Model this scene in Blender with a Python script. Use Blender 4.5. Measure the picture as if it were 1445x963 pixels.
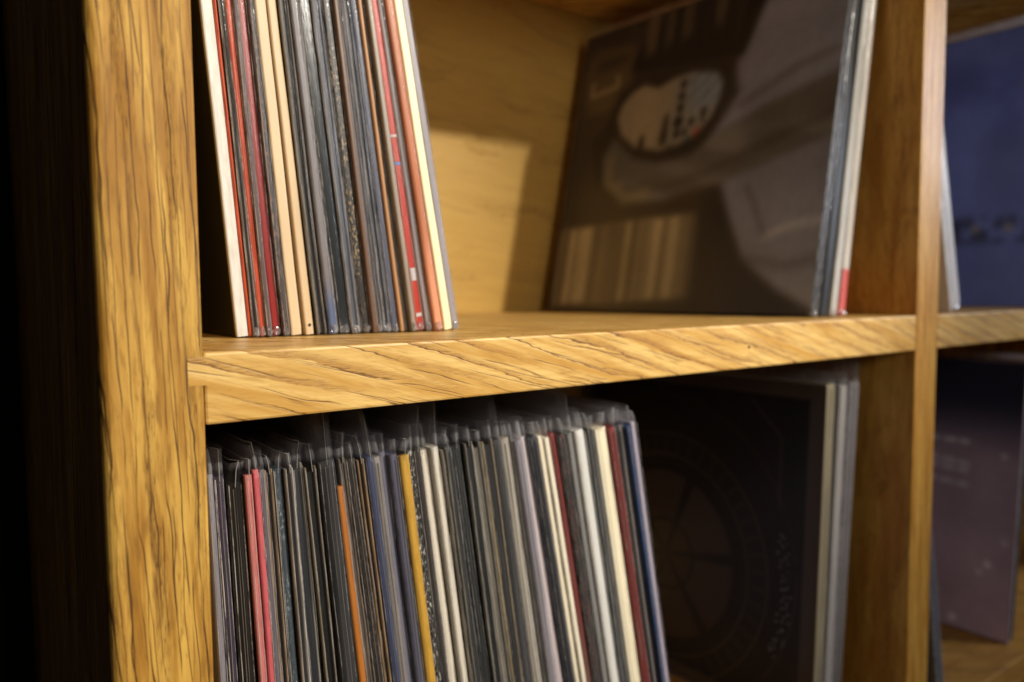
import bpy, bmesh, math, random
import numpy as np
from mathutils import Vector, Matrix

random.seed(11)
scene = bpy.context.scene
for o in list(bpy.data.objects):
    bpy.data.objects.remove(o)
COL = scene.collection
R = math.radians

# ------------------------------------------------------------------ camera
CAM_LOC = Vector((-0.0837, -0.3282, 0.0249))
YAW, PITCH, ROLL = R(36.206), R(-3.819), R(-0.429)
cam_d = bpy.data.cameras.new('camera')
cam = bpy.data.objects.new('camera', cam_d)
COL.objects.link(cam)
fwd = Vector((math.sin(YAW) * math.cos(PITCH), math.cos(YAW) * math.cos(PITCH), math.sin(PITCH)))
rgt = Vector((math.cos(YAW), -math.sin(YAW), 0))
upv = rgt.cross(fwd)
r2 = rgt * math.cos(ROLL) + upv * math.sin(ROLL)
u2 = -rgt * math.sin(ROLL) + upv * math.cos(ROLL)
m = Matrix((r2, u2, -fwd)).transposed().to_4x4()
m.translation = CAM_LOC
cam.matrix_world = m
cam_d.sensor_width = 36
cam_d.lens = 36 * 1088.4 / 1445
cam_d.clip_start = 0.01
cam_d.clip_end = 50
cam_d.dof.use_dof = True
cam_d.dof.focus_distance = 0.367
cam_d.dof.aperture_fstop = 5.2
scene.camera = cam

# ------------------------------------------------------------------ lights
world = bpy.data.worlds.new('World')
scene.world = world
world.use_nodes = True
bg = world.node_tree.nodes['Background']
bg.inputs[0].default_value = (1.0, 0.82, 0.62, 1)
bg.inputs[1].default_value = 0.009


def lamp(name, kind, loc, target, energy, color, size):
    d = bpy.data.lights.new(name, kind)
    d.energy = energy
    d.color = color
    if kind == 'AREA':
        d.size = size
    else:
        d.shadow_soft_size = size
    o = bpy.data.objects.new(name, d)
    COL.objects.link(o)
    o.location = loc
    o.rotation_euler = (Vector(target) - Vector(loc)).to_track_quat('-Z', 'Y').to_euler()
    return o


key = lamp('ceiling_spot', 'SPOT', (1.06, -1.70, 1.07), (0.11, 0.0, 0.06), 258, (1.0, 0.93, 0.80), 0.03)
key.data.spot_size = R(32)
key.data.spot_blend = 0.9
lamp('fill_light', 'AREA', (0.16, -1.30, 0.45), (0.45, 0.1, 0.0), 4.6, (1.0, 0.91, 0.80), 0.3)  # added fill for the left-facing surfaces, not an actual lamp of the room
lamp('window_light', 'AREA', (1.75, -0.75, 0.45), (0.75, 0.05, 0.0), 11.0, (0.82, 0.88, 1.0), 0.4)

scene.view_settings.view_transform = 'Standard'
scene.view_settings.look = 'None'
scene.view_settings.gamma = 1.0
scene.view_settings.exposure = 0.0
scene.view_settings.use_curve_mapping = False
scene.render.engine = 'CYCLES'
scene.cycles.max_bounces = 10
scene.cycles.transparent_max_bounces = 32
scene.cycles.use_denoising = True


# ------------------------------------------------------------------ helpers
def lin(c):
    return tuple(((v / 255) / 12.92 if v / 255 <= 0.04045 else ((v / 255 + 0.055) / 1.055) ** 2.4) for v in c)


def lin4(c):
    return lin(c) + (1.0,)


class G:
    """tiny node-graph writer"""
    def __init__(self, name):
        self.mat = bpy.data.materials.new(name)
        self.mat.use_nodes = True
        self.nt = self.mat.node_tree
        self.nt.nodes.clear()
        self.out = self.nt.nodes.new('ShaderNodeOutputMaterial')

    def put(self, sock, v):
        if v is None:
            return
        if isinstance(v, bpy.types.NodeSocket):
            self.nt.links.new(v, sock)
        else:
            sock.default_value = v

    def n(self, t, ins=None, **props):
        nd = self.nt.nodes.new(t)
        for k, v in props.items():
            setattr(nd, k, v)
        for k, v in (ins or {}).items():
            self.put(nd.inputs[k], v)
        return nd

    def m(self, op, a, b=None, c=None, clamp=False):
        nd = self.n('ShaderNodeMath', operation=op, use_clamp=clamp)
        for i, v in enumerate((a, b, c)):
            if v is not None:
                self.put(nd.inputs[i], v)
        return nd.outputs[0]

    def vec(self, x, y, z):
        return self.n('ShaderNodeCombineXYZ', {0: x, 1: y, 2: z}).outputs[0]

    def noise(self, v, scale=1.0, detail=2.0, rough=0.5, dist=0.0):
        return self.n('ShaderNodeTexNoise', {'Vector': v, 'Scale': scale, 'Detail': detail, 'Roughness': rough, 'Distortion': dist}).outputs[0]

    def smooth(self, v, a, b, lo=0.0, hi=1.0):
        return self.n('ShaderNodeMapRange', {0: v, 1: a, 2: b, 3: lo, 4: hi}, interpolation_type='SMOOTHSTEP').outputs[0]

    def mix(self, f, a, b, blend='MIX'):
        nd = self.n('ShaderNodeMix', data_type='RGBA', blend_type=blend)
        self.put(nd.inputs[0], f)
        self.put(nd.inputs[6], a)
        self.put(nd.inputs[7], b)
        return nd.outputs[2]

    def coord(self, which):
        t = self.n('ShaderNodeTexCoord').outputs[which]
        s = self.n('ShaderNodeSeparateXYZ', {0: t}).outputs
        return s[0], s[1], s[2], t

    def principled(self, color, rough, bump=None, bump_s=0.2, bump_d=0.001, spec=0.5, coat=0.0):
        p = self.n('ShaderNodeBsdfPrincipled', {'Base Color': color, 'Roughness': rough, 'Specular IOR Level': spec, 'Coat Weight': coat, 'Coat Roughness': 0.15})
        if bump is not None:
            b = self.n('ShaderNodeBump', {'Height': bump, 'Strength': bump_s, 'Distance': bump_d})
            self.nt.links.new(b.outputs[0], p.inputs['Normal'])
        self.nt.links.new(p.outputs[0], self.out.inputs[0])
        return self.mat


def wood(name, grain='z', tilt=0.0, light=(0.56, 0.33, 0.095), mid=(0.40, 0.205, 0.045), dark=(0.15, 0.065, 0.014),
         ring=130.0, ring_amt=0.6, crack_amt=0.8, seed=0.0, rough=0.42, warp=0.006, lines=4.0, crack_w=0.05, blotch=1.0, cm=0.44):
    """solid oak: l runs along the fibres, rings are sheared by tilt against them"""
    g = G(name)
    x, y, z, _ = g.coord('Object')
    if grain == 'z':
        l, a, b = z, x, y
    elif grain == 'x':
        l, a, b = x, z, y
    else:
        l, a, b = y, x, z
    l = g.m('ADD', l, seed)
    s_ = g.m('ADD', g.m('ADD', a, g.m('MULTIPLY', l, tilt)), g.m('MULTIPLY', b, 0.25))     # across the rings
    V = lambda sl, sa: g.vec(g.m('MULTIPLY', l, sl), g.m('MULTIPLY', a, sa), g.m('MULTIPLY', b, sa))
    K = lambda sl, sa: g.vec(g.m('MULTIPLY', l, sl), g.m('MULTIPLY', s_, sa), g.m('MULTIPLY', b, sa * 0.4))
    w = g.m('SUBTRACT', g.noise(K(6, 20), 1, 3, 0.55, 0.2), 0.5)
    w2 = g.m('SUBTRACT', g.noise(V(60, 420), 1, 2, 0.5), 0.5)
    w3 = g.m('SUBTRACT', g.noise(K(28, 60), 1, 2, 0.5), 0.5)
    ph = g.m('ADD', s_, g.m('MULTIPLY', w, warp * 3))
    ph = g.m('ADD', ph, g.m('ADD', g.m('MULTIPLY', w2, 0.0030), g.m('MULTIPLY', w3, 0.0036)))
    rp = g.m('MULTIPLY', ph, ring)
    fr = g.m('FRACT', rp)
    band = g.m('MULTIPLY', g.smooth(fr, 0.0, 0.05), g.smooth(fr, 0.06, 0.50, 1.0, 0.0))
    bandmask = g.smooth(g.noise(K(11, 45), 1, 2), 0.38, 0.60)
    band = g.m('MULTIPLY', band, bandmask)
    rim = g.m('MULTIPLY', g.smooth(g.m('ABSOLUTE', g.m('SUBTRACT', fr, 0.05)), 0.0, crack_w, 1.0, 0.0), g.smooth(g.noise(K(17, 90), 1, 2), 0.44, 0.56))
    po = g.noise(V(150, 2000), 1, 2, 0.6)
    pores = g.m('MULTIPLY', g.smooth(po, 0.52, 0.66), g.m('ADD', 0.16, g.m('MULTIPLY', band, 1.2)), clamp=True)
    fib = g.noise(V(18, 520), 1, 3, 0.6)
    blot = g.smooth(g.noise(K(9, 120), 1, 3, 0.6, 0.3), 0.36, 0.66)
    fleck = g.smooth(g.noise(K(46, 430), 1, 3, 0.65, 0.6), 0.50, 0.66)
    patch = g.smooth(g.noise(K(22, 150), 1, 2, 0.6, 0.8), 0.58, 0.72)
    crack = None
    for (per, wl, wa, am, sd) in ((lines * 34.0, 13.0, 45.0, 2.0, 0.0), (lines * 52.0, 9.0, 70.0, 2.4, 4.7)):
        wv = g.noise(g.vec(g.m('MULTIPLY', g.m('ADD', l, sd), wl), g.m('MULTIPLY', s_, wa), g.m('MULTIPLY', b, wa * 0.4)), 1, 3, 0.5, 0.2)
        cf = g.m('ABSOLUTE', g.m('SUBTRACT', g.m('FRACT', g.m('ADD', g.m('MULTIPLY', s_, per), g.m('MULTIPLY', wv, am))), 0.5))
        mk = g.smooth(g.noise(g.vec(g.m('MULTIPLY', g.m('ADD', l, sd), 15.0), g.m('MULTIPLY', s_, 130.0), g.m('MULTIPLY', b, 60.0)), 1, 2), cm + 0.08, cm + 0.17)
        c1 = g.m('MULTIPLY', g.smooth(cf, crack_w * 0.25, crack_w, 1.0, 0.0), mk)
        crack = c1 if crack is None else g.m('MAXIMUM', crack, c1)
    crack = g.m('MAXIMUM', g.m('MULTIPLY', crack, crack_amt), g.m('MULTIPLY', rim, ring_amt))
    half = tuple(0.5 * (p + q) for p, q in zip(mid, dark))
    col = g.mix(g.m('MULTIPLY', blot, blotch), light + (1,), mid + (1,))
    col = g.mix(g.m('MULTIPLY', g.smooth(fib, 0.35, 0.7), 0.35 * blotch), col, mid + (1,))
    col = g.mix(g.m('MULTIPLY', fleck, 0.46 * blotch), col, half + (1,))
    col = g.mix(g.m('MULTIPLY', patch, 0.50 * blotch), col, half + (1,))
    col = g.mix(g.m('MULTIPLY', band, ring_amt * 0.75), col, half + (1,))
    col = g.mix(g.m('MULTIPLY', pores, 0.75), col, dark + (1,))
    col = g.mix(g.m('MULTIPLY', crack, 0.92), col, tuple(0.6 * q for q in dark) + (1,))
    h = g.m('SUBTRACT', g.m('MULTIPLY', fib, 0.3), g.m('ADD', g.m('MULTIPLY', pores, 0.45), g.m('MULTIPLY', crack, 0.8)))
    ro = g.m('ADD', rough, g.m('MULTIPLY', band, 0.12))
    return g.principled(col, ro, h, 0.3, 0.0004, 0.35)


def link(name, me, mat=None, parent=None, smooth=False):
    o = bpy.data.objects.new(name, me)
    COL.objects.link(o)
    if mat:
        me.materials.append(mat)
    if parent:
        o.parent = parent
    if smooth:
        for p in me.polygons:
            p.use_smooth = True
    return o


def tag(o, label, cat, group=None):
    o['label'] = label
    o['category'] = cat
    if group:
        o['group'] = group
    return o


def empty(name, loc, rot=(0, 0, 0)):
    o = bpy.data.objects.new(name, None)
    COL.objects.link(o)
    o.empty_display_size = 0.02
    o.location = loc
    o.rotation_euler = rot
    return o


def box_mesh(name, x0, x1, y0, y1, z0, z1, bev=0.0, seg=2):
    bm = bmesh.new()
    bmesh.ops.create_cube(bm, size=1.0)
    for v in bm.verts:
        v.co = Vector((x0 + (v.co.x + 0.5) * (x1 - x0), y0 + (v.co.y + 0.5) * (y1 - y0), z0 + (v.co.z + 0.5) * (z1 - z0)))
    if bev:
        bmesh.ops.bevel(bm, geom=list(bm.edges), offset=bev, segments=seg, profile=0.5, affect='EDGES')
    me = bpy.data.meshes.new(name)
    bm.to_mesh(me)
    bm.free()
    return me


# ------------------------------------------------------------------ the shelf
T, W, P, H = 0.030, 0.5866, 0.0380, 0.345      # board, bay width, upright width, bay height
DEP, BACK = 0.400, 0.372                        # full depth, face of the back panel
M_post = wood('oak_upright', 'z', 0.03, light=(0.68, 0.400, 0.078), mid=(0.37, 0.170, 0.020), dark=(0.10, 0.036, 0.005), ring=60, ring_amt=0.45, crack_amt=1.0, seed=3.1, lines=5.6, crack_w=0.075, blotch=1.15, cm=0.36, rough=0.62)
M_div = wood('oak_divider', 'z', 0.015, light=(0.66, 0.365, 0.070), mid=(0.46, 0.195, 0.026), ring=120, ring_amt=0.30, crack_amt=0.25, seed=8.3, blotch=1.0)
M_shelf = wood('oak_shelf', 'x', 0.28, light=(0.80, 0.53, 0.180), mid=(0.55, 0.285, 0.055), dark=(0.26, 0.105, 0.018), ring=100, ring_amt=1.0, crack_amt=0.9, seed=1.7, warp=0.007, lines=4.0, rough=0.40, crack_w=0.065, cm=0.42, blotch=0.9)
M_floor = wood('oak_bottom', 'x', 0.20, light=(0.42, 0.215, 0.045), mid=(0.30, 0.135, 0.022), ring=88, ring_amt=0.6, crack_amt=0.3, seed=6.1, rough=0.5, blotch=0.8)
M_back = wood('oak_back', 'x', 0.10, light=(0.58, 0.355, 0.080), mid=(0.49, 0.275, 0.052), ring=14, ring_amt=0.16, crack_amt=0.0, seed=5.5, warp=0.05, rough=0.5, blotch=0.32)

shelf = empty('record_shelf', (0, 0, -H - 2 * T))
tag(shelf, 'oak wood shelf unit with square bays holding all the records', 'shelf')


def board(name, mat, *b, bev=0.0012):
    me = box_mesh(name, *b, bev=bev)
    o = link(name, me, mat, shelf)
    o.matrix_parent_inverse = Matrix.Translation((0, 0, H + 2 * T))
    return o


Z0, Z1 = -H - 2 * T, H + T
XR = W + P + W
sp = board('side_panel', M_post, -P, 0, 0, DEP, Z0, Z1, bev=0.0)
bm = bmesh.new()
bm.from_mesh(sp.data)
out_e = [e for e in bm.edges if all(v.co.x < -P + 1e-5 and v.co.y < 1e-5 for v in e.verts)]
bmesh.ops.bevel(bm, geom=out_e, offset=0.0045, segments=5, profile=0.5, affect='EDGES')
in_e = [e for e in bm.edges if all(v.co.x > -1e-5 and v.co.y < 1e-5 for v in e.verts)]
bmesh.ops.bevel(bm, geom=in_e, offset=0.0010, segments=2, profile=0.5, affect='EDGES')
bm.to_mesh(sp.data)
bm.free()
board('divider', M_div, W, W + P, 0, DEP - 0.02, Z0 + 0.001, Z1 - 0.001)
board('side_panel', M_post, XR, XR + P, 0, DEP, Z0, Z1, bev=0.0022)
for (xa, xb) in ((0, W), (W + P, XR)):
    board('shelf_board', M_shelf, xa, xb, 0.0, BACK, -T, 0)
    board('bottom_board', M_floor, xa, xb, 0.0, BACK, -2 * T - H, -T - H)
    board('top_board', M_shelf, xa, xb, 0.0, BACK, H, H + T)
    for (za, zb) in ((0, H), (-T - H, -T)):
        board('back_panel', M_back, xa, xb, BACK, BACK + 0.012, za, zb, bev=0.0)
board('tenon', M_shelf, -0.0062, 0.0012, -0.00018, 0.02, -0.0135, -0.0014, bev=0.0)

# small dark nail hole in the shelf's front edge
g = G('nail_dark')
M_nail = g.principled((0.02, 0.012, 0.006, 1), 0.7)
bm = bmesh.new()
bmesh.ops.create_cone(bm, segments=12, radius1=0.0011, radius2=0.0009, depth=0.0008, cap_ends=True, matrix=Matrix.Translation((0.357, -0.0001, -0.0155)) @ Matrix.Rotation(R(90), 4, 'X'))
me = bpy.data.meshes.new('nail_head')
bm.to_mesh(me)
bm.free()
o = link('nail_head', me, M_nail, shelf)
o.matrix_parent_inverse = Matrix.Translation((0, 0, H + 2 * T))

# dark wall behind the shelf
g = G('wall_paint')
x, y, z, t = g.coord('Object')
M_wall = g.principled(g.mix(g.noise(t, 6, 4), (0.030, 0.022, 0.015, 1), (0.045, 0.033, 0.022, 1)), 0.8, g.noise(t, 160, 3), 0.2)
wall = link('wall', box_mesh('wall', -2.5, 3.0, DEP + 0.002, DEP + 0.06, -1.2, 1.8), M_wall)
wall['kind'] = 'structure'


# ------------------------------------------------------------------ materials of the records
def card(name, c, wear=0.8, speck=None, speck_amt=0.5, rough=0.45, edge=None, zmix=None):
    """printed card: c the print, worn pale along the spine's two arrises; edge = raw board colour on the cut edge"""
    g = G(name)
    gx, gy, gz, gen = g.coord('Generated')
    ox, oy, oz, obj = g.coord('Object')
    rnd = g.n('ShaderNodeObjectInfo').outputs['Random']
    off = g.m('MULTIPLY', rnd, 37.0)
    V = lambda sz, sx: g.vec(g.m('MULTIPLY', ox, sx), g.m('MULTIPLY', oy, sx), g.m('ADD', g.m('MULTIPLY', oz, sz), off))
    base = lin4(c)
    fade = g.noise(V(14, 60), 1, 3, 0.6)
    col = g.mix(g.smooth(fade, 0.3, 0.75, 0.0, 0.30), base, tuple(0.62 * v for v in lin(c)) + (1,))
    if zmix:
        c2, z0, z1 = zmix
        col = g.mix(g.smooth(g.m('ADD', oz, g.m('MULTIPLY', g.m('SUBTRACT', g.noise(V(60, 200), 1, 2), 0.5), 0.02)), z0, z1), lin4(c2), col)
    if speck:
        sp = g.smooth(g.noise(V(330, 900), 1, 3, 0.65), 0.52, 0.60)
        run = g.smooth(g.noise(V(26, 10), 1, 2), 0.40, 0.55)
        col = g.mix(g.m('MULTIPLY', g.m('MULTIPLY', sp, run), speck_amt), col, lin4(speck))
    onspine = g.smooth(gy, 0.004, 0.012, 1.0, 0.0)
    if edge:
        col = g.mix(onspine, col, g.mix(g.smooth(g.noise(V(60, 400), 1, 3, 0.6), 0.35, 0.7), lin4(edge), tuple((0.80 if edge[0] > 182 and edge[1] < 165 or edge[0] > 210 else 0.5) * v for v in lin(edge)) + (1,)))
    else:
        ex = g.m('ABSOLUTE', g.m('SUBTRACT', gx, 0.5))
        wn = g.noise(V(120, 500), 1, 3, 0.65)
        wr = g.m('MULTIPLY', g.smooth(ex, 0.33, 0.47), g.smooth(wn, 0.36, 0.58))
        pale = tuple(min(0.75, 0.45 * v + 0.26) for v in lin(c)) + (1,)
        col = g.mix(g.m('MULTIPLY', g.m('MULTIPLY', wr, onspine), wear), col, pale)
    bump = g.noise(V(160, 700), 1, 3, 0.6)
    return g.principled(col, rough, bump, 0.25, 0.0004, 0.45)


def plain(name, c, rough=0.5):
    g = G(name)
    ox, oy, oz, obj = g.coord('Object')
    v = g.noise(g.vec(g.m('MULTIPLY', ox, 300), g.m('MULTIPLY', oy, 300), g.m('MULTIPLY', oz, 30)), 1, 3, 0.6)
    return g.principled(g.mix(g.smooth(v, 0.3, 0.7), lin4(c), tuple(0.65 * q for q in lin(c)) + (1,)), rough, v, 0.15, 0.0003)


def film(name, haze=0.12, tint=(0.80, 0.78, 0.80), gloss=0.36):
    g = G(name)
    ox, oy, oz, obj = g.coord('Object')
    rnd = g.n('ShaderNodeObjectInfo').outputs['Random']
    off = g.m('MULTIPLY', rnd, 19.0)
    V = lambda sz, sx: g.vec(g.m('MULTIPLY', ox, sx), g.m('MULTIPLY', oy, sx), g.m('ADD', g.m('MULTIPLY', oz, sz), off))
    wr = g.noise(V(45, 160), 1, 4, 0.62, 0.6)
    streak = g.noise(V(9, 420), 1, 3, 0.6)
    bump = g.n('ShaderNodeBump', {'Height': g.m('ADD', wr, g.m('MULTIPLY', streak, 0.4)), 'Strength': 0.55, 'Distance': 0.0012}).outputs[0]
    tr = g.n('ShaderNodeBsdfTransparent', {0: (0.955, 0.955, 0.96, 1)}).outputs[0]
    df = g.n('ShaderNodeBsdfDiffuse', {0: tint + (1,)}).outputs[0]
    tl = g.n('ShaderNodeBsdfTranslucent', {0: tint + (1,)}).outputs[0]
    hz = g.n('ShaderNodeMixShader', {0: 0.45, 1: df, 2: tl}).outputs[0]
    gl = g.n('ShaderNodeBsdfGlossy', {'Color': (0.95, 0.95, 0.97, 1), 'Roughness': 0.16, 'Normal': bump}).outputs[0]
    hf = g.m('MULTIPLY', g.m('ADD', 0.45, g.smooth(streak, 0.35, 0.75)), g.smooth(oz, 0.3145, 0.318, haze, haze * 0.6 + 0.17))   # flaps whitened above the jacket: the light they catch, put into the haze
    a = g.n('ShaderNodeMixShader', {0: hf, 1: tr, 2: hz}).outputs[0]
    fr = g.n('ShaderNodeLayerWeight', {'Blend': 0.32, 'Normal': bump}).outputs['Fresnel']
    gf = g.m('MULTIPLY', fr, gloss, clamp=True)
    b = g.n('ShaderNodeMixShader', {0: gf, 1: a, 2: gl}).outputs[0]
    g.nt.links.new(b, g.out.inputs[0])
    return g.mat


M_film = [film('clear_film', 0.022), film('hazy_film', 0.06), film('milky_film', 0.20)]


def glint_mat():
    g = G('film_glint')
    ox, oy, oz, obj = g.coord('Object')
    rnd = g.n('ShaderNodeObjectInfo').outputs['Random']
    nz = g.noise(g.vec(g.m('MULTIPLY', rnd, 50.0), 0.0, g.m('MULTIPLY', oz, 38.0)), 1, 4, 0.7)
    tr = g.n('ShaderNodeBsdfTransparent', {0: (1, 1, 1, 1)}).outputs[0]
    pr = g.n('ShaderNodeBsdfPrincipled', {'Base Color': (0.74, 0.70, 0.66, 1), 'Roughness': 0.25}).outputs[0]  # pale colour paints the light caught along the sleeve's plastic edges
    mx = g.n('ShaderNodeMixShader', {0: g.smooth(nz, 0.40, 0.66, 0.05, 0.85), 1: tr, 2: pr}).outputs[0]
    g.nt.links.new(mx, g.out.inputs[0])
    return g.mat


M_glint = glint_mat()
M_rim = plain('film_rim', (176, 172, 168), 0.25)
M_crumple = film('crumpled_film', 0.30, gloss=1.3)
M_paper = plain('paper_white', (206, 200, 188))
M_paper_dark = plain('paper_dark', (36, 33, 31))
M_fold = plain('fold_pale', (150, 142, 132))
M_hole = plain('hole_dark', (14, 12, 10))

LP_D = 0.313


def rings_mesh(name, section, zs, dx, closed=True):
    """section: function ring index -> list of (x, y); lofted along z"""
    vs, fs = [], []
    n = None
    for i, z in enumerate(zs):
        s = section(i)
        n = len(s)
        for (sx, sy, *sz) in s:
            vs.append((sx + dx[i], sy, z + (sz[0] if sz else 0)))
    for i in range(len(zs) - 1):
        for k in range(n if closed else n - 1):
            a, b = i * n + k, i * n + (k + 1) % n
            fs.append((a, b, b + n, a + n))
    if closed:
        fs.append(tuple(range(n))[::-1])
        fs.append(tuple((len(zs) - 1) * n + k for k in range(n)))
    me = bpy.data.meshes.new(name)
    me.from_pydata(vs, [], fs)
    me.update()
    return me


def jitter(n, amp):
    v, out = 0.0, []
    for i in range(n):
        v = 0.6 * v + random.uniform(-amp, amp)
        out.append(v)
    return out


def jacket_mesh(th, h, d=LP_D, amp=0.00018):
    zs = [0, 0.004] + [h * k / 8 for k in range(1, 8)] + [h - 0.004, h]
    r = min(0.0009, th * 0.42)
    hh = th / 2
    e = [0.0007 * random.random(), 0] + [0] * 7 + [0, 0.0007 * random.random()]

    def sec(i):
        q = e[i]
        return [(-hh, d), (-hh, r + q), (-hh + 0.3 * r, 0.3 * r + q), (-hh + r, q), (hh - r, q), (hh - 0.3 * r, 0.3 * r + q), (hh, r + q), (hh, d)]
    return rings_mesh('jacket', sec, zs, jitter(len(zs), amp))


def open_jacket_mesh(th, h, bt, d=LP_D):
    """two card boards joined at the far side: the open mouth faces out"""
    zs = [0] + [h * k / 8 for k in range(1, 8)] + [h]
    hh = th / 2

    def sec(i):
        return [(-hh, d), (-hh, 0.0003), (-hh + bt * 0.5, 0), (-hh + bt, 0.0003), (-hh + bt, d - 0.002), (hh - bt, d - 0.002), (hh - bt, 0.0008), (hh - bt * 0.5, 0.0004), (hh, 0.0008), (hh, d)]
    return rings_mesh('jacket', sec, zs, jitter(len(zs), 0.00022))


def film_mesh(th, h, top, d=LP_D, margin=0.002, bend=0.0):
    zs = [-0.0004, 0.003, 0.007, 0.013, 0.03] + [h * k / 7 for k in range(1, 7)] + [h - 0.002, h + top * 0.3, h + top * 0.65, h + top]
    n = len(zs)
    hh = th / 2 + 0.00045
    ys = [d + 0.004, d * 0.72, d * 0.46, d * 0.22, d * 0.06, 0.0025]
    wob = [random.uniform(-1, 1) for _ in range(8)]
    fx, fy = jitter(n, 0.0003), jitter(n, 0.0007)
    fl = fr_ = random.uniform(-0.002, 0.001)

    def sec(i):
        z = zs[i]
        f = max(0.0, (z - h) / max(top, 1e-4))            # 0 at the jacket's top edge .. 1
        low = 1.0 if z < 0.010 else 0.35
        w = hh * (1 - 0.12 * f)
        b = bend * f * f
        pts = []
        for k, yy in enumerate(ys):
            pts.append((-w + b + 0.0007 * f * wob[k % 4] * (1 - k / 8), yy, f * (fl + 0.0006 * wob[k])))
        m_ = margin + fy[i] * low
        pts.append((-w * 0.55 + b + fx[i] * low, -m_ * 0.6, f * fl))
        pts.append((0.0 + b + fx[i] * low * 1.5, -m_, f * (fl + fr_) / 2))
        pts.append((w * 0.55 + b + fx[i] * low, -m_ * 0.6, f * fr_))
        for k, yy in reversed(list(enumerate(ys))):
            pts.append((w + b + 0.0007 * f * wob[(k + 3) % 8] * (1 - k / 8), yy, f * (fr_ + 0.0006 * wob[(k + 2) % 8])))
        return pts
    return rings_mesh('plastic_sleeve', sec, zs, [0.0] * n, closed=False)


def bead_mesh(th, h, top, margin, side):
    """thin wavy bead down the front, for painted sleeve-edge glints and jacket fold lines"""
    zs = [0.001, 0.012] + [h * k / 12 for k in range(1, 12)] + [h - 0.001]
    r = random.uniform(0.00013, 0.00026)
    jx, jy = jitter(len(zs), 0.00022), jitter(len(zs), 0.00025)
    x = side * (th / 2 + 0.0002) * random.uniform(0.55, 1.0)

    def sec(i):
        k = 1.0 if zs[i] <= h else 0.35
        return [(x * k - r + jx[i], -margin * 0.5 + jy[i]), (x * k + jx[i], -margin * 0.5 - r * 1.4 + jy[i]), (x * k + r + jx[i], -margin * 0.5 + jy[i]), (x * k + jx[i], -margin * 0.5 + r + jy[i])]
    return rings_mesh('pale_bead', sec, zs, [0.0] * len(zs))


def flap_edge_mesh(th, h, top, margin, bend):
    """cut rim of the sleeve's mouth: along the top of one side, round the front, down to the jacket"""
    w = (th / 2 + 0.00045) * 0.88
    zt = h + top - 0.0004
    path = [(-w + bend, 0.16, zt), (-w + bend, 0.07, zt), (-w + bend, 0.0025, zt), (bend * 0.9 - w * 0.5, -margin * 0.6, zt), (bend * 0.8, -margin, zt - 0.0004),
            (bend * 0.3, -margin, h + top * 0.5), (0.0, -margin, h - 0.002)]
    r = 0.00017
    vs, fs = [], []
    for i, (x, y, z) in enumerate(path):
        a = Vector(path[max(0, i - 1)])
        b = Vector(path[min(len(path) - 1, i + 1)])
        t = (b - a).normalized()
        n1 = t.cross(Vector((1, 0, 0)))
        n1.normalize()
        n2 = t.cross(n1)
        for q in (n1, n2, -n1, -n2):
            vs.append(tuple(Vector((x, y, z)) + q * r))
    for i in range(len(path) - 1):
        for k in range(4):
            a, b = i * 4 + k, i * 4 + (k + 1) % 4
            fs.append((a, b, b + 4, a + 4))
    me = bpy.data.meshes.new('flap_edge')
    me.from_pydata(vs, [], fs)
    me.update()
    return me


def crumple_mesh(th):
    """folded, crumpled film gathered under the spine's foot"""
    bm = bmesh.new()
    bmesh.ops.create_icosphere(bm, subdivisions=2, radius=1.0)
    w = max(0.0014, th * 0.48)
    for v in bm.verts:
        k = random.uniform(0.55, 1.1)
        v.co = Vector((v.co.x * w * k, v.co.y * 0.0016 * k - 0.0006, max(0.0, 0.0022 + v.co.z * 0.0032 * k)))
    me = bpy.data.meshes.new('sleeve_corner')
    bm.to_mesh(me)
    bm.free()
    return me


THICK = {}


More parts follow.
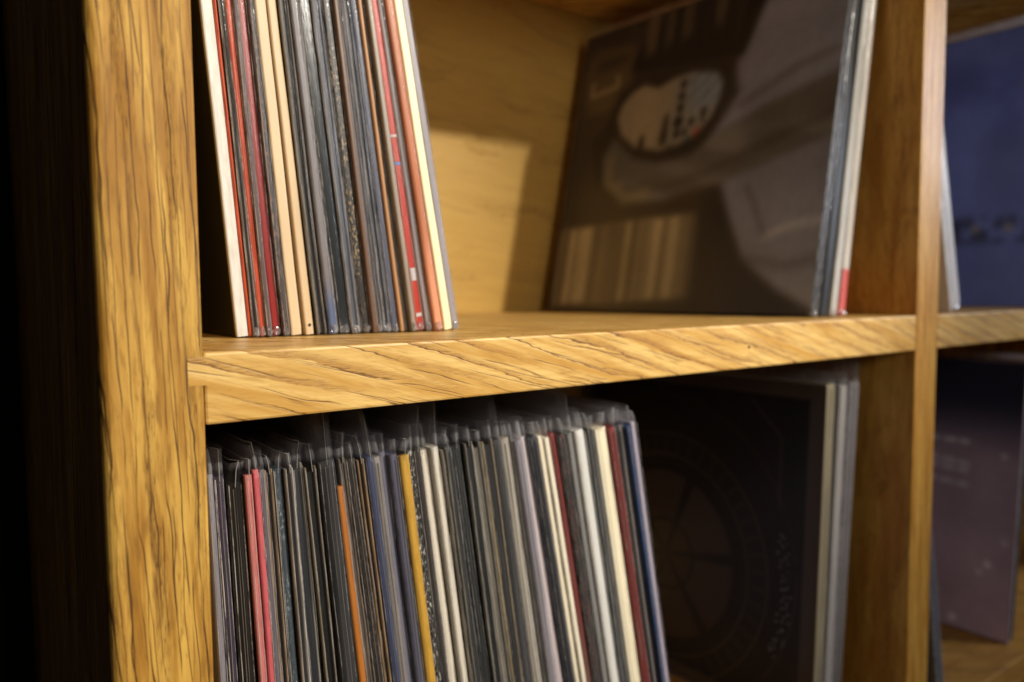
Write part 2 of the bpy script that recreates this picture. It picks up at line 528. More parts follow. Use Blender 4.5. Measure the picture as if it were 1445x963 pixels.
def record(x0, th, lean, yf, zb, col, label, group, kind='s', sleeve=1, top=0.010, bend=0.0, yaw=0.0, h=0.314, flat=False,
           edge=(190, 178, 158), face=None, name='vinyl_record', margin=None, **kw):
    """one LP in its jacket; x0 = middle of the jacket at the shelf, lean > 0 leans to the right"""
    th = max(th, 0.0016) * random.uniform(0.90, 0.98)
    yf += random.uniform(-0.0015, 0.0015)
    col = tuple(v * (0.70 if max(col) < 80 else 1.0 if min(col) > 180 else 0.90) for v in col)
    t = R(lean)
    THICK[label] = th
    root = empty(name, (x0, yf, zb + 0.0006 + 0.5 * th * abs(math.sin(t))), (0, t, yaw))
    tag(root, label, 'record', group)
    if kind == 'o':
        bt = min(0.0008, th * 0.2)
        jk = link('jacket', open_jacket_mesh(th, h, bt), card('card', kw.get('cover', (60, 55, 52)), edge=edge), root)
        iw = th / 2 - bt - 0.0002
        inn = link('inner_sleeve', box_mesh('inner_sleeve', -iw, iw, random.uniform(0.0012, 0.003), LP_D - 0.004, 0.0005, h - 0.003), plain('inner_paper', col), jk)
    else:
        jk = link('jacket', jacket_mesh(th, h, amp=0.0 if flat else 0.00018), card('card', col, edge=face, **{k: v for k, v in kw.items() if k in ('wear', 'edge2', 'speck', 'speck_amt', 'rough', 'zmix')}), root)
    if kind == 's' and th > 0.0042 and max(face or col) < 175 and zb < -0.1:
        for q in ((-0.2, 0.18) if th > 0.006 else (random.uniform(-0.2, 0.2),)):
            link('fold_line', bead_mesh(th, h - 0.002, 0.0, 0.0004, q * 1.3), M_fold, jk)
    if sleeve:
        mg = random.uniform(0.0008, 0.0024) if margin is None else margin
        fm = link('plastic_sleeve', film_mesh(th, h, top, margin=mg, bend=bend), M_film[sleeve - 1], root, smooth=True)
        for sd in ((-1, 1) if random.random() < 0.7 else (random.choice((-1, 1)),)):
            link('pale_bead', bead_mesh(th, h, top, mg, sd), M_glint, fm)
        if zb < -0.1 and random.random() < 0.8:
            link('flap_edge', flap_edge_mesh(th, h, top, mg, bend), M_rim, fm)
        if zb == 0.0 and random.random() < 0.8:
            link('sleeve_corner', crumple_mesh(th), M_crumple, fm)
    return root


# ------------------------------------------------------------------ upper row, left: 26 records leaning on the side panel
UP = [(0.0442, 6.5, -4.4, 0.090), (0.0485, 1.9, -4.4, 0.089), (0.0509, 3.2, -4.3, 0.089), (0.0540, 3.1, -4.3, 0.088), (0.0572, 3.0, -4.3, 0.087),
      (0.0613, 5.2, -4.5, 0.087), (0.0660, 3.0, -4.6, 0.086), (0.0721, 6.4, -4.9, 0.086), (0.0796, 5.3, -5.4, 0.085), (0.0864, 5.6, -5.7, 0.084),
      (0.0928, 5.2, -5.9, 0.084), (0.0998, 7.2, -6.2, 0.083), (0.1060, 5.1, -6.3, 0.082), (0.1121, 5.5, -6.3, 0.082), (0.1170, 3.3, -6.4, 0.081),
      (0.1198, 3.0, -6.6, 0.080), (0.1249, 4.7, -6.7, 0.080), (0.1298, 4.1, -6.9, 0.079), (0.1337, 2.5, -7.2, 0.078), (0.1365, 2.5, -7.5, 0.078),
      (0.1403, 3.5, -7.8, 0.077), (0.1455, 5.6, -8.2, 0.077), (0.1508, 3.3, -8.7, 0.076), (0.1566, 6.0, -9.0, 0.075), (0.1634, 5.9, -9.2, 0.075), (0.1696, 5.3, -9.5, 0.074)]
GU = 'records leaning left in the upper row'
DU = [
    ((30, 26, 22), 's', 0, dict(face=(222, 219, 211)), 'thick cream white record leftmost in the upper row beside the dark gap'),
    ((228, 92, 50), 's', 0, dict(wear=0.3), 'thin orange red record touching the thick cream white one in the upper row'),
    ((52, 48, 46), 'o', 2, dict(edge=(150, 145, 140)), 'black record in creased plastic between the two orange red ones'),
    ((232, 88, 42), 's', 1, dict(wear=0.3), 'orange red record second of its colour, just left of the brown plastic'),
    ((98, 76, 72), 's', 2, dict(), 'dull brown record in hazy plastic left of the deep red spine'),
    ((168, 20, 8), 's', 1, dict(wear=0.3, rough=0.35), 'deep red record with glossy spine in the upper row'),
    ((64, 50, 46), 's', 2, dict(speck=(170, 130, 110), speck_amt=0.5), 'dark brown speckled record right of the deep red spine'),
    ((238, 208, 164), 's', 0, dict(wear=0.3), 'peach cream record left of the pair in the upper row'),
    ((236, 206, 162), 's', 0, dict(wear=0.3), 'peach cream record with a dark hole in its lower corner'),
    ((70, 67, 64), 'o', 1, dict(edge=(150, 146, 140)), 'charcoal grey record right of the peach cream pair'),
    ((136, 130, 132), 's', 2, dict(zmix=((78, 96, 132), 0.010, 0.035)), 'grey record with a blue patch at the foot of its spine'),
    ((52, 60, 66), 's', 1, dict(rough=0.22, wear=0.25), 'wide glossy dark slate record with a soft highlight on its spine'),
    ((84, 90, 104), 'o', 2, dict(edge=(176, 180, 192)), 'blue grey record left of the speckled brown spine'),
    ((38, 32, 28), 's', 1, dict(speck=(178, 150, 110), speck_amt=0.9), 'black and tan mottled record in the middle of the upper row'),
    ((112, 80, 58), 's', 0, dict(wear=0.2), 'thin brown record right of the mottled black and tan one'),
    ((104, 98, 106), 'o', 1, dict(edge=(190, 184, 182)), 'thin mauve grey record right of the thin brown one'),
    ((36, 38, 46), 'o', 1, dict(edge=(170, 176, 190)), 'black record with a pale worn edge left of the denim blue one'),
    ((84, 92, 118), 's', 2, dict(), 'denim blue grey record with crumpled plastic at its foot'),
    ((206, 152, 104), 's', 0, dict(wear=0.2), 'thin tan record right of the denim blue one'),
    ((40, 40, 44), 'o', 1, dict(edge=(170, 166, 160)), 'thin dark grey record right of the thin tan one'),
    ((176, 160, 140), 's', 1, dict(wear=0.6), 'beige grey record left of the bright red banded spine'),
    ((214, 52, 24), 's', 1, dict(wear=0.2), 'bright red record with pale stickers on its spine'),
    ((170, 158, 158), 's', 3, dict(), 'pale mauve record in milky plastic right of the bright red one'),
    ((208, 118, 62), 's', 1, dict(wear=0.2, zmix=((222, 150, 110), 0.02, 0.08)), 'orange brown record left of the pale yellow one'),
    ((250, 238, 190), 's', 0, dict(wear=0.2), 'pale yellow cream record second from the right end of the upper row'),
    ((172, 163, 168), 's', 1, dict(wear=0.2), 'lilac grey record at the right end of the leaning upper row'),
]
upper = []
for (x0, th, lean, yf), (c, kind, sl, kw, lab) in zip(UP, DU):
    upper.append(record(x0, th * 1e-3, lean, yf + random.uniform(-0.001, 0.001), 0.0, c, lab, GU, kind, sl, **kw))

# stickers on the bright red spine, hole in the cream corner
rr = upper[21]
M_stk = plain('sticker_pale', (214, 206, 206))
M_stb = plain('sticker_blue', (60, 140, 220))
for (za, zb, mt) in ((0.030, 0.0375, M_stk), (0.0085, 0.0105, M_stk), (0.0978, 0.0993, M_stb), (0.1135, 0.1150, M_stk)):
    link('spine_sticker', box_mesh('spine_sticker', -0.0019, 0.0019, -0.0004, 0.0006, za, zb), mt, rr)
bm = bmesh.new()
bmesh.ops.create_cone(bm, segments=14, radius1=0.0011, radius2=0.0008, depth=0.001, cap_ends=True, matrix=Matrix.Translation((0.0002, 0.0001, 0.0052)) @ Matrix.Rotation(R(90), 4, 'X'))
me = bpy.data.meshes.new('corner_hole')
bm.to_mesh(me)
bm.free()
link('corner_hole', me, M_hole, upper[8])

# ------------------------------------------------------------------ lower row: 51 records leaning on the side panel
LO = [(0.0212, 3.1, -1.8), (0.0268, 4.9, -2.1), (0.0344, 8.3, -2.2), (0.0423, 3.6, -2.6), (0.0468, 3.2, -2.7), (0.0505, 3.1, -2.8), (0.0548, 4.3, -2.9),
      (0.0603, 4.4, -3.1), (0.0661, 4.3, -3.3), (0.0743, 6.9, -3.8), (0.0844, 6.5, -4.5), (0.0958, 9.8, -5.1), (0.1060, 4.2, -5.8), (0.1115, 3.6, -6.3),
      (0.1171, 5.3, -6.5), (0.1220, 4.2, -6.5), (0.1266, 4.6, -6.4), (0.1307, 4.4, -6.3), (0.1352, 4.1, -6.3), (0.1408, 4.5, -6.5), (0.1466, 6.0, -6.5),
      (0.1535, 5.0, -6.8), (0.1596, 4.6, -7.0), (0.1657, 5.7, -7.2), (0.1723, 4.9, -7.4), (0.1772, 4.0, -7.4), (0.1835, 5.0, -7.8), (0.1899, 6.4, -7.9),
      (0.1961, 5.7, -7.8), (0.2032, 6.7, -8.0), (0.2113, 7.8, -8.1), (0.2192, 6.2, -8.2), (0.2273, 6.2, -8.6), (0.2347, 4.2, -9.2), (0.2416, 6.1, -9.6),
      (0.2495, 6.2, -10.0), (0.2574, 6.4, -10.4), (0.2635, 4.0, -10.5), (0.2677, 4.4, -10.5), (0.2733, 6.4, -10.4), (0.2803, 6.5, -10.4), (0.2858, 4.3, -10.3),
      (0.2917, 7.3, -10.2), (0.2985, 5.1, -10.2), (0.3040, 5.1, -10.3), (0.3122, 9.4, -10.4), (0.3212, 6.5, -10.5), (0.3288, 7.4, -10.6), (0.3347, 3.2, -10.6),
      (0.3385, 3.4, -10.7), (0.3429, 4.6, -10.5)]
GL = 'records leaning left in the lower row'
TALL = 0.027
DL = [
    ((150, 145, 156), 's', 3, dict(), 'lilac grey plastic wrapped record leftmost in the lower row'),
    ((46, 20, 62), 's', 2, dict(speck=(92, 44, 104), speck_amt=0.5), 'dark purple record second from the oak upright in the lower row'),
    ((40, 32, 27), 's', 1, dict(h=0.309, wear=0.15, rough=0.3), 'thick black brown record between the purple one and the salmon pink pair'),
    ((60, 34, 30), 's', 1, dict(face=(206, 122, 116)), 'salmon pink record, paler left one of the pair'),  # cover sides and top darkened as painted shade, spine keeps its pink
    ((60, 26, 26), 's', 1, dict(face=(206, 96, 100)), 'rose red record, redder right one of the salmon pair'),  # dark body colour holds the shade on its sides and top
    ((112, 104, 112), 's', 2, dict(), 'mauve grey record just right of the rose red one'),
    ((30, 26, 24), 'o', 1, dict(edge=(196, 170, 140)), 'black record with two beige board edges near the rose red one'),
    ((62, 78, 88), 's', 2, dict(speck=(170, 175, 180), speck_amt=0.6), 'teal slate record with pale scuffs in the lower row'),
    ((40, 46, 52), 'o', 2, dict(edge=(200, 192, 180)), 'dark record with pale board edges right of the teal slate one'),
    ((34, 40, 52), 'o', 2, dict(edge=(214, 206, 190)), 'dark navy record with one bright white edge line'),
    ((26, 25, 25), 'o', 1, dict(edge=(150, 136, 112), h=0.312), 'black record with thin dull edges left of the thickest black one'),
    ((24, 23, 23), 's', 2, dict(top=TALL, wear=0.1), 'thickest black record whose clear sleeve reaches up to the shelf'),
    ((206, 126, 48), 's', 1, dict(h=0.300, top=0.02, wear=0.2, zmix=((170, 66, 40), 0.13, 0.20)), 'short orange tan record right of the thickest black one'),
    ((112, 100, 92), 'o', 1, dict(edge=(190, 172, 148)), 'grey brown record with beige edges right of the orange tan one'),
    ((62, 52, 46), 's', 1, dict(speck=(130, 115, 95), speck_amt=0.4), 'dark brown mottled record left of the navy blue one'),
    ((42, 34, 30), 'o', 1, dict(edge=(206, 170, 124), top=0.014), 'dark record with tan board edges touching the navy blue one'),
    ((58, 68, 104), 's', 2, dict(top=TALL, wear=0.15), 'navy blue record whose sleeve rises to the shelf'),
    ((150, 140, 134), 's', 2, dict(), 'warm grey record right of the navy blue one'),
    ((128, 126, 146), 's', 2, dict(), 'lavender grey record in hazy plastic left of the yellow one'),
    ((100, 98, 118), 's', 2, dict(wear=0.6), 'darker lavender record touching the yellow spine'),
    ((52, 42, 20), 's', 1, dict(face=(204, 158, 60), speck=(60, 46, 20), speck_amt=0.45), 'mustard yellow record with dark flecks in the lower row'),  # sides and top painted dark for shade, only the spine is yellow
    ((30, 27, 26), 's', 1, dict(speck=(210, 205, 195), speck_amt=0.9), 'black record flecked with white just right of the yellow one'),
    ((74, 62, 54), 's', 2, dict(top=0.024, bend=0.004), 'brown record in curled plastic between the flecked black and white ones'),
    ((232, 222, 204), 's', 1, dict(top=0.016), 'ivory white record, wider left one of the ivory pair'),
    ((230, 222, 206), 's', 1, dict(top=TALL), 'ivory white record, narrower right one of the ivory pair'),
    ((66, 64, 62), 'o', 1, dict(edge=(170, 162, 148)), 'dark grey record with pale edge just right of the ivory pair'),
    ((62, 62, 62), 's', 1, dict(wear=0.5), 'dark grey record second right of the ivory pair'),
    ((52, 56, 58), 's', 1, dict(wear=0.4), 'wide charcoal record third right of the ivory pair'),
    ((30, 31, 33), 'o', 1, dict(edge=(168, 162, 150)), 'black record with pale edges right of the wide charcoal one'),
    ((132, 126, 116), 'o', 1, dict(edge=(196, 188, 172)), 'grey beige striped record among the dark grey ones'),
    ((34, 34, 35), 'o', 2, dict(edge=(190, 168, 130), top=0.014), 'black record with tan edge lines left of the beige grey one'),
    ((66, 66, 68), 's', 2, dict(top=TALL), 'dark grey record under the widest clear flap touching the shelf'),
    ((190, 180, 164), 's', 2, dict(wear=0.6), 'beige grey record left of the lilac white group'),
    ((54, 54, 58), 'o', 1, dict(edge=(210, 205, 196)), 'thin dark record with white edges right of the beige grey one'),
    ((160, 152, 160), 's', 3, dict(top=0.014), 'lilac grey record in milky plastic mid lower row'),
    ((206, 190, 192), 's', 2, dict(), 'pinkish white record right of the milky lilac one'),
    ((52, 56, 66), 's', 1, dict(wear=0.5), 'dark slate record left of the cream pair'),
    ((240, 228, 202), 's', 1, dict(), 'cream record, left one of the pair beside the maroon spine'),
    ((238, 228, 204), 's', 1, dict(top=0.015), 'cream record touching the first maroon spine'),
    ((140, 52, 46), 's', 1, dict(wear=0.2, zmix=((120, 84, 72), 0.12, 0.20)), 'maroon red record right of the cream pair'),
    ((32, 28, 28), 's', 2, dict(speck=(180, 70, 60), speck_amt=0.4, top=0.012), 'black patterned record right of the first maroon one'),
    ((152, 150, 148), 's', 2, dict(top=TALL), 'mid grey record left of the pale white grey one'),
    ((222, 218, 210), 's', 2, dict(), 'pale white grey record between grey and black striped ones'),
    ((48, 50, 52), 'o', 1, dict(edge=(180, 178, 172)), 'black striped record right of the pale white grey one'),
    ((60, 62, 66), 'o', 2, dict(edge=(170, 168, 166)), 'dark grey striped record left of the last cream one'),
    ((246, 234, 204), 's', 1, dict(top=0.011), 'wide cream record left of the second maroon one'),
    ((142, 48, 44), 's', 1, dict(wear=0.2), 'maroon record near the right end of the lower row'),
    ((30, 27, 27), 's', 1, dict(wear=0.2, top=0.014), 'wide black record right of the second maroon one'),
    ((176, 164, 162), 's', 1, dict(), 'thin pinkish grey record left of the royal blue one'),
    ((48, 78, 124), 's', 1, dict(wear=0.1), 'royal blue record second from the right end of the lower row'),
    ((190, 178, 192), 's', 1, dict(wear=0.2), 'pale lilac record at the right end of the leaning lower row'),
]
ZB = -T - H
for (x0, th, lean), (c, kind, sl, kw, lab) in zip(LO, DL):
    kw = dict(kw)
    kw.setdefault('top', random.uniform(0.008, 0.016))
    kw.setdefault('h', 0.3135 + random.uniform(-0.0012, 0.0012))
    kw.setdefault('bend', random.uniform(-0.002, 0.003))
    record(x0, th * 1e-3, lean, 0.040 + random.uniform(-0.002, 0.002), ZB, c, lab, GL, kind, sl, **kw)


# ------------------------------------------------------------------ printed covers (flat print on the jackets' broad sides)
def print_mesh(name, paint, th, h=0.314, d=LP_D, n=170, side=-1, soft=0):
    """grid of n x n on the left broad side; paint(u, v) -> rgb 0..255, u from the front edge, v from the foot"""
    u = np.linspace(0, 1, n)
    uu, vv = np.meshgrid(u, u)
    col = paint(uu, vv)
    vs = [(side * (th / 2 + 0.00025), float(0.0012 + a * (d - 0.0024)), float(0.001 + b * (h - 0.002))) for a, b in zip(uu.ravel(), vv.ravel())]
    fs = []
    for j in range(n - 1):
        for i in range(n - 1):
            a = j * n + i
            fs.append((a, a + n, a + n + 1, a + 1) if side < 0 else (a, a + 1, a + n + 1, a + n))
    me = bpy.data.meshes.new(name)
    me.from_pydata(vs, [], fs)
    at = me.color_attributes.new('print', 'FLOAT_COLOR', 'POINT')
    if soft:
        for ax in (0, 1):
            for _ in range(2):
                pad = [(0, 0)] * 3
                pad[ax] = (soft, soft)
                q = np.pad(col, pad, mode='edge')
                col = sum(np.take(q, range(k, k + n), axis=ax) for k in range(2 * soft + 1)) / (2 * soft + 1)
        col = col * (0.89 + 0.16 * vnoise(uu, vv, 9, 7, 77) + 0.05 * vnoise(uu, vv, 60, 60, 78))[..., None]
    c = np.clip(col.reshape(-1, 3) / 255, 0, 1)
    c = np.where(c <= 0.04045, c / 12.92, ((c + 0.055) / 1.055) ** 2.4)
    at.data.foreach_set('color', np.concatenate([c, np.ones((len(c), 1))], 1).ravel().astype(np.float32))
    me.update()
    return me


g = G('cover_ink')
vc = g.n('ShaderNodeVertexColor', layer_name='print').outputs[0]
_, _, _, oc = g.coord('Object')
M_ink = g.principled(vc, g.m('ADD', 0.30, g.m('MULTIPLY', g.noise(oc, 40, 3), 0.2)), g.noise(oc, 300, 3), 0.08, 0.0004, 0.4)


def S(x, a, b):
    t = np.clip((x - a) / (b - a + 1e-9), 0, 1)
    return t * t * (3 - 2 * t)


def over(c, mask, rgb):
    return c * (1 - mask[..., None]) + np.array(rgb, float) * mask[..., None]


def vnoise(u, v, fu, fv, seed):
    rng = np.random.RandomState(seed)
    gnum = 64
    tab = rng.rand(gnum, gnum)
    x, y = u * fu, v * fv
    xi, yi = np.floor(x).astype(int), np.floor(y).astype(int)
    fx, fy = x - xi, y - yi
    fx, fy = fx * fx * (3 - 2 * fx), fy * fy * (3 - 2 * fy)
    q = lambda a, b: tab[a % gnum, b % gnum]
    return (q(xi, yi) * (1 - fx) + q(xi + 1, yi) * fx) * (1 - fy) + (q(xi, yi + 1) * (1 - fx) + q(xi + 1, yi + 1) * fx) * fy


def poly(u, v, pts, soft=0.012):
    """soft mask of a polygon"""
    inside = np.zeros_like(u, bool)
    dist = np.full_like(u, 9.0)
    n = len(pts)
    for i in range(n):
        (x1, y1), (x2, y2) = pts[i], pts[(i + 1) % n]
        cond = ((y1 > v) != (y2 > v)) & (u < (x2 - x1) * (v - y1) / (y2 - y1 + 1e-12) + x1)
        inside ^= cond
        dx, dy = x2 - x1, y2 - y1
        t = np.clip(((u - x1) * dx + (v - y1) * dy) / (dx * dx + dy * dy + 1e-12), 0, 1)
        dist = np.minimum(dist, np.hypot(u - x1 - t * dx, v - y1 - t * dy))
    sd = np.where(inside, dist, -dist)
    return S(sd, -soft, soft)


def stroke(u, v, pts, w, soft=0.006):
    dist = np.full_like(u, 9.0)
    for (x1, y1), (x2, y2) in zip(pts[:-1], pts[1:]):
        dx, dy = x2 - x1, y2 - y1
        t = np.clip(((u - x1) * dx + (v - y1) * dy) / (dx * dx + dy * dy + 1e-12), 0, 1)
        dist = np.minimum(dist, np.hypot(u - x1 - t * dx, v - y1 - t * dy))
    return 1 - S(dist, w - soft, w + soft)


def paint_crate(u, v):
    """brown photograph: rows of records, a sleeved arm, a pale rounded picture"""
    c = np.ones(u.shape + (3,)) * np.array((44, 34, 22.0))
    c = over(c, S(vnoise(u, v, 4, 5, 1), 0.3, 0.9) * 0.5, (66, 50, 30))
    c = over(c, poly(u, v, [(0.44, 0.45), (0.27, 0.93), (0.25, 1.02), (-0.05, 1.02), (-0.05, -0.02), (0.0, 0.0), (0.11, 0.06), (0.23, 0.15), (0.30, 0.29), (0.34, 0.38)], 0.02), (104, 98, 98))
    st = vnoise(u, v * 0, 46, 1, 2)
    row = poly(u, v, [(1.02, 0.285), (0.40, 0.305), (0.36, 0.04), (1.02, 0.012)], 0.012) * S(u, 0.34, 0.50)
    c = over(c, row, (136, 116, 84))
    c = over(c, row * S(st, 0.3, 0.7) * 0.8, (70, 56, 38))
    c = over(c, row * S(vnoise(u, v * 0, 70, 1, 7), 0.78, 0.9) * 0.6, (140, 120, 86))
    c = over(c, poly(u, v, [(0.93, 0.81), (0.747, 0.817), (0.312, 0.776), (0.25, 0.94), (0.25, 1.05), (0.60, 1.05), (0.74, 0.87)], 0.015), (14, 11, 8))
    top = poly(u, v, [(0.36, 1.05), (0.40, 0.90), (0.72, 0.86), (0.80, 1.05)], 0.03)
    c = over(c, top * S(vnoise(u, v * 0, 40, 1, 5), 0.45, 0.7) * 0.8, (84, 66, 42))
    c = over(c, poly(u, v, [(0.953, 0.70), (0.85, 0.695), (0.753, 0.764), (0.764, 0.92), (0.946, 0.94), (0.995, 0.85)], 0.02), (78, 60, 34))
    c = over(c, poly(u, v, [(0.93, 0.85), (0.79, 0.86), (0.78, 0.90), (0.93, 0.90)], 0.015) * 0.7, (40, 30, 18))
    c = over(c, stroke(u, v, [(0.941, 0.815), (0.941, 0.77), (0.816, 0.783), (0.823, 0.821)], 0.007), (140, 118, 80))
    c = over(c, poly(u, v, [(0.90, 0.60), (0.82, 0.68), (0.80, 0.76), (0.68, 0.80), (0.34, 0.77), (0.31, 0.66), (0.42, 0.50), (0.60, 0.46), (0.74, 0.50), (0.80, 0.44), (0.86, 0.44)], 0.02) * 0.85, (30, 23, 15))
    arm = poly(u, v, [(0.80, 0.60), (0.845, 0.536), (0.83, 0.449), (0.725, 0.356), (0.537, 0.358), (0.337, 0.388), (0.185, 0.432), (-0.05, 0.494),
                      (-0.05, 0.675), (0.209, 0.605), (0.361, 0.548), (0.47, 0.49), (0.591, 0.48), (0.70, 0.51)], 0.016)
    c = over(c, arm, (76, 68, 58))
    c = over(c, arm * S(vnoise(u * 0.5 + v * 1.6, v - 0.4 * u, 6, 16, 3), 0.5, 0.85) * 0.7, (102, 94, 84))
    c = over(c, arm * stroke(u, v, [(0.72, 0.41), (0.52, 0.40), (0.34, 0.44), (0.10, 0.52), (-0.05, 0.56)], 0.012, 0.02) * 0.5, (46, 36, 26))
    c = over(c, stroke(u, v, [(0.80, 0.52), (0.80, 0.44), (0.71, 0.375), (0.62, 0.385)], 0.016, 0.016) * 0.6, (116, 96, 62))
    el = poly(u, v, [(0.80, 0.664), (0.77, 0.60), (0.70, 0.548), (0.592, 0.521), (0.52, 0.53), (0.449, 0.551), (0.40, 0.60), (0.373, 0.667), (0.372, 0.71), (0.40, 0.745),
                     (0.496, 0.766), (0.57, 0.76), (0.63, 0.74), (0.692, 0.764), (0.748, 0.745), (0.785, 0.71)], 0.009)
    art = np.ones_like(c) * np.array((176, 150, 112.0))
    art = over(art, S(u, 0.62, 0.50), (164, 150, 126))
    art = over(art, S(u, 0.53, 0.46) * S(v, 0.60, 0.66), (160, 158, 152))
    art = over(art, S(u, 0.52, 0.49) * S(v, 0.62, 0.68) * S(np.sin((u * 0.8 + v) * 130), 0.1, 0.7) * 0.6, (104, 110, 108))
    art = over(art, S(np.sin(u * 105), 0.2, 0.8) * S(u, 0.50, 0.53) * S(v, 0.545 + 0.05 * np.sin(u * 40), 0.525 + 0.05 * np.sin(u * 40)), (40, 30, 18))
    art = over(art, poly(u, v, [(0.585, 0.64), (0.60, 0.54), (0.565, 0.54), (0.57, 0.64)], 0.006), (56, 46, 34))
    for (a, b, r) in ((0.524, 0.73, 0.014), (0.526, 0.691, 0.015), (0.526, 0.652, 0.016), (0.528, 0.607, 0.021), (0.529, 0.568, 0.015), (0.498, 0.569, 0.012), (0.476, 0.599, 0.013), (0.432, 0.625, 0.013), (0.432, 0.60, 0.009)):
        art = over(art, 1 - S(np.hypot((u - a) * 1.15, v - b), r * 0.75, r * 1.1), (22, 18, 14))
    art = over(art, 1 - S(np.hypot(u - 0.451, v - 0.562), 0.010, 0.019), (196, 84, 62))
    art = over(art, 1 - S(np.hypot(u - 0.48, v - 0.543), 0.008, 0.015), (70, 112, 116))
    c = c * (1 - el[..., None]) + art * 0.72 * el[..., None]
    gar = poly(u, v, [(0.26, 0.93), (0.02, 1.05), (-0.05, 1.05), (-0.05, 0.70), (0.21, 0.63), (0.36, 0.57)], 0.03)
    c = over(c, gar * S(vnoise(u + v * 0.6, v, 5, 9, 9), 0.45, 0.9) * 0.5, (124, 116, 114))
    c = over(c, stroke(u, v, [(0.165, 0.215), (0.08, 0.244), (-0.02, 0.254)], 0.008, 0.012) * 0.6, (160, 150, 142))
    c = over(c, stroke(u, v, [(0.242, 0.368), (0.20, 0.29), (0.166, 0.22)], 0.006, 0.010) * 0.5, (52, 44, 38))
    c = over(c, stroke(u, v, [(0.22, 0.155), (0.10, 0.13), (-0.02, 0.15)], 0.010, 0.02) * 0.5, (58, 48, 42))
    c = over(c, stroke(u, v, [(0.30, 0.62), (0.12, 0.70), (-0.03, 0.73)], 0.007, 0.014) * 0.5, (52, 42, 36))
    c = over(c, poly(u, v, [(0.40, 0.36), (0.335, 0.378), (0.299, 0.292), (0.232, 0.149), (0.112, 0.062), (-0.02, 0.0), (0.40, 0.0)], 0.02) * 0.8, (32, 25, 17))
    return c * 1.55 * np.array((0.97, 1.06, 1.16))


def paint_wheel(u, v):
    """very dark cover with a brown border, fine rings and a spoked wheel"""
    c = np.ones(u.shape + (3,)) * np.array((28, 22, 17.0))
    c = over(c, S(vnoise(u, v, 5, 5, 21), 0.4, 0.9) * 0.5, (44, 34, 24))
    r = np.hypot(u - 0.56, v - 0.39)
    a = np.arctan2(v - 0.39, u - 0.56)
    c = over(c, 1 - S(r, 0.27, 0.285), (82, 60, 46))
    petals = (np.abs(np.sin(a * 3.0 + 0.5)) < 0.16 + 0.02 / (r + 0.05)) & (r < 0.28)
    c = over(c, petals * 0.9, (16, 12, 10))
    for rad, w in ((0.115, 0.006), (0.285, 0.012), (0.33, 0.004), (0.40, 0.004)):
        c = over(c, 1 - S(np.abs(r - rad), w * 0.5, w * 1.3), (18, 14, 11) if w > 0.005 else (92, 72, 50))
    c = over(c, (S(np.sin(a * 46), 0.3, 0.7) * (r > 0.34) * (r < 0.39)) * 0.6, (80, 62, 42))
    r2 = np.hypot(u - 0.56, v - 0.42)
    c = over(c, 1 - S(np.abs(r2 - 0.495), 0.002, 0.006), (70, 54, 38))
    rng = np.random.RandomState(4)
    for k in range(46):
        t = -0.45 + 0.81 * k / 46 + rng.uniform(-0.016, 0.016)
        rr_ = 0.462 + (0.012, -0.012, 0.002)[k % 3] + rng.uniform(-0.010, 0.010)
        px, py = 0.56 - rr_ * math.cos(t), 0.40 + rr_ * math.sin(t)
        c = over(c, 1 - S(np.hypot(u - px, v - py), 0.0012, 0.0040), (235, 238, 225))
    c = over(c, stroke(u, v, [(0.266, 0.961), (0.132, 0.838), (0.133, 0.64)], 0.005, 0.004), (82, 68, 50))
    for k in range(15):
        vv = 0.80 - k * 0.026
        c = over(c, stroke(u, v, [(0.108, vv), (0.062, vv + (0.012 if k % 3 else -0.008))], 0.004 + 0.003 * (k % 2), 0.004) * 0.8, (14, 11, 9))
    inner = poly(u, v, [(0.048, 0.955), (0.95, 0.955), (0.95, 0.045), (0.048, 0.045)], 0.004)
    c = c * inner[..., None] + np.array((104, 86, 64.0)) * (1 - inner[..., None])
    c = over(c, stroke(u, v, [(0.055, 0.948), (0.945, 0.948)], 0.004, 0.003), (16, 12, 9))
    return c * 0.82


def paint_blue(u, v):
    c = np.ones(u.shape + (3,)) * np.array((108, 122, 190.0))
    c = over(c, S(vnoise(u, v, 6, 6, 31), 0.3, 0.9) * 0.5, (70, 84, 160))
    c = over(c, S(vnoise(u, v, 22, 22, 32), 0.55, 0.9) * 0.25, (130, 138, 205))
    band = poly(u, v, [(0.05, 0.33), (0.60, 0.33), (0.60, 0.235), (0.05, 0.235)], 0.02)
    c = over(c, band * S(vnoise(u, v, 40, 30, 33), 0.30, 0.6) * 0.8, (30, 34, 70))
    for a in (0.28, 0.165):
        c = over(c, 1 - S(np.hypot(u - a, v - 0.287), 0.008, 0.02), (170, 150, 120))
    return c


def paint_mauve(u, v):
    c = np.ones(u.shape + (3,)) * np.array((182, 154, 168.0))
    c = over(c, S(vnoise(u, v, 5, 7, 41), 0.3, 0.9) * 0.6, (150, 122, 140))
    c = over(c, S(v, 0.58, 0.90), (40, 38, 54))  # top darkened: the shelf's shade painted into the cover
    for (va, vb, ua) in ((0.70, 0.695, 0.14), (0.632, 0.612, 0.17), (0.60, 0.588, 0.17), (0.548, 0.535, 0.165)):
        c = over(c, stroke(u, v, [(0.36, va), (ua, vb)], 0.006, 0.006) * S(vnoise(u, v * 0, 90, 1, 42), 0.15, 0.5) * 0.9, (255, 250, 255))
    for (a, b, r) in ((0.107, 0.225, 0.008), (0.081, 0.259, 0.011), (0.189, 0.033, 0.012), (0.05, 0.66, 0.008), (0.03, 0.35, 0.007), (0.25, 0.12, 0.006)):
        c = over(c, 1 - S(np.hypot(u - a, v - b), r * 0.5, r * 1.4), (255, 250, 252))
    return c


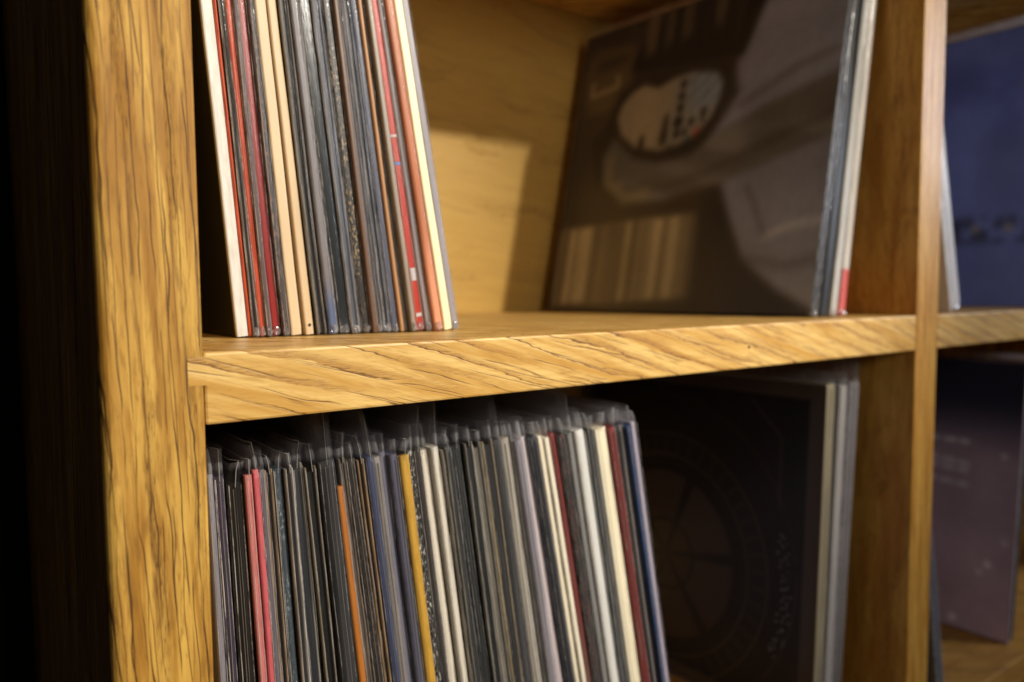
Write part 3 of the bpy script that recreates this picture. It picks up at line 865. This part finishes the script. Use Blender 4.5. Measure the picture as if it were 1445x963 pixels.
def covered(rec, paint, th, h=0.314, n=170, soft=0):
    jk = [c for c in rec.children if c.name.startswith('jacket')][0]
    link('cover_print', print_mesh('cover_print', paint, THICK[rec['label']], h, n=n, soft=soft), M_ink, jk)


# upper bay, right: four records leaning on the divider
GR = 'records leaning right against the divider in the upper bay'
a = record(0.4885, 0.009, 11.5, 0.036, 0.0, (34, 34, 36), 'brown photo covered record in clear plastic facing the empty space of the upper bay', GR,
           flat=True, sleeve=2, yaw=0.066, h=0.316, margin=0.004)
covered(a, paint_crate, 0.009, 0.316, 260, 2)
record(0.5035, 0.0105, 10.6, 0.036, 0.0, (16, 16, 20), 'black spined record behind the brown photo cover, leaning right', GR, sleeve=0, yaw=0.05, wear=0.0)
record(0.5165, 0.010, 9.6, 0.036, 0.0, (206, 202, 194), 'pale grey record between the black spine and the white one with pink foot', GR, sleeve=2, yaw=0.035)
record(0.5310, 0.011, 8.7, 0.036, 0.0, (226, 218, 208), 'white record with a pink foot leaning on the divider', GR, sleeve=1, yaw=0.02,
       zmix=((226, 104, 100), 0.038, 0.040), wear=0.1)

# lower bay, right: three records standing by the divider
GRL = 'records standing against the divider in the lower bay'
a = record(0.5120, 0.012, 2.5, 0.040, ZB, (186, 172, 140), 'thick dark covered record with wheel design and tan border in the lower bay', GRL, flat=True, sleeve=1, h=0.316, top=0.004, wear=0.3)
covered(a, paint_wheel, 0.012, 0.316, 280)
record(0.5265, 0.012, 3.2, 0.041, ZB, (186, 182, 182), 'pale grey record behind the wheel design cover', GRL, sleeve=3, h=0.314, top=0.012)
record(0.5440, 0.016, 4.0, 0.042, ZB, (158, 154, 164), 'thick lilac grey record with dark marks, nearest the divider in the lower bay', GRL, sleeve=3, h=0.315,
       top=0.022, speck=(40, 38, 44), speck_amt=0.7)

# right bay, seen past the divider
XB = W + P
record(0.7000, 0.022, -15.0, 0.020, 0.0, (250, 246, 244), 'white plastic wrapped record leaning left against the divider in the right bay', None, sleeve=3, top=0.004)
a = record(0.9000, 0.008, 0.5, -0.002, 0.0, (40, 46, 92), 'blue covered record standing in the upper right bay', None, flat=True, sleeve=2, h=0.314)
covered(a, paint_blue, 0.008, 0.314, 140, 1)
a = record(0.8560, 0.006, 5.0, 0.022, ZB, (150, 130, 140), 'mauve star dotted covered record in the lower right bay', None, flat=True, sleeve=0, h=0.314)
covered(a, paint_mauve, 0.006, 0.314, 170, 1)
record(0.8680, 0.012, 5.4, 0.022, ZB, (36, 40, 42), 'dark green black record right of the mauve cover in the lower right bay', None, sleeve=1)
record(0.6900, 0.014, -12.0, 0.018, ZB, (108, 116, 130), 'slate grey record leaning left behind the divider in the lower right bay', None, sleeve=2)
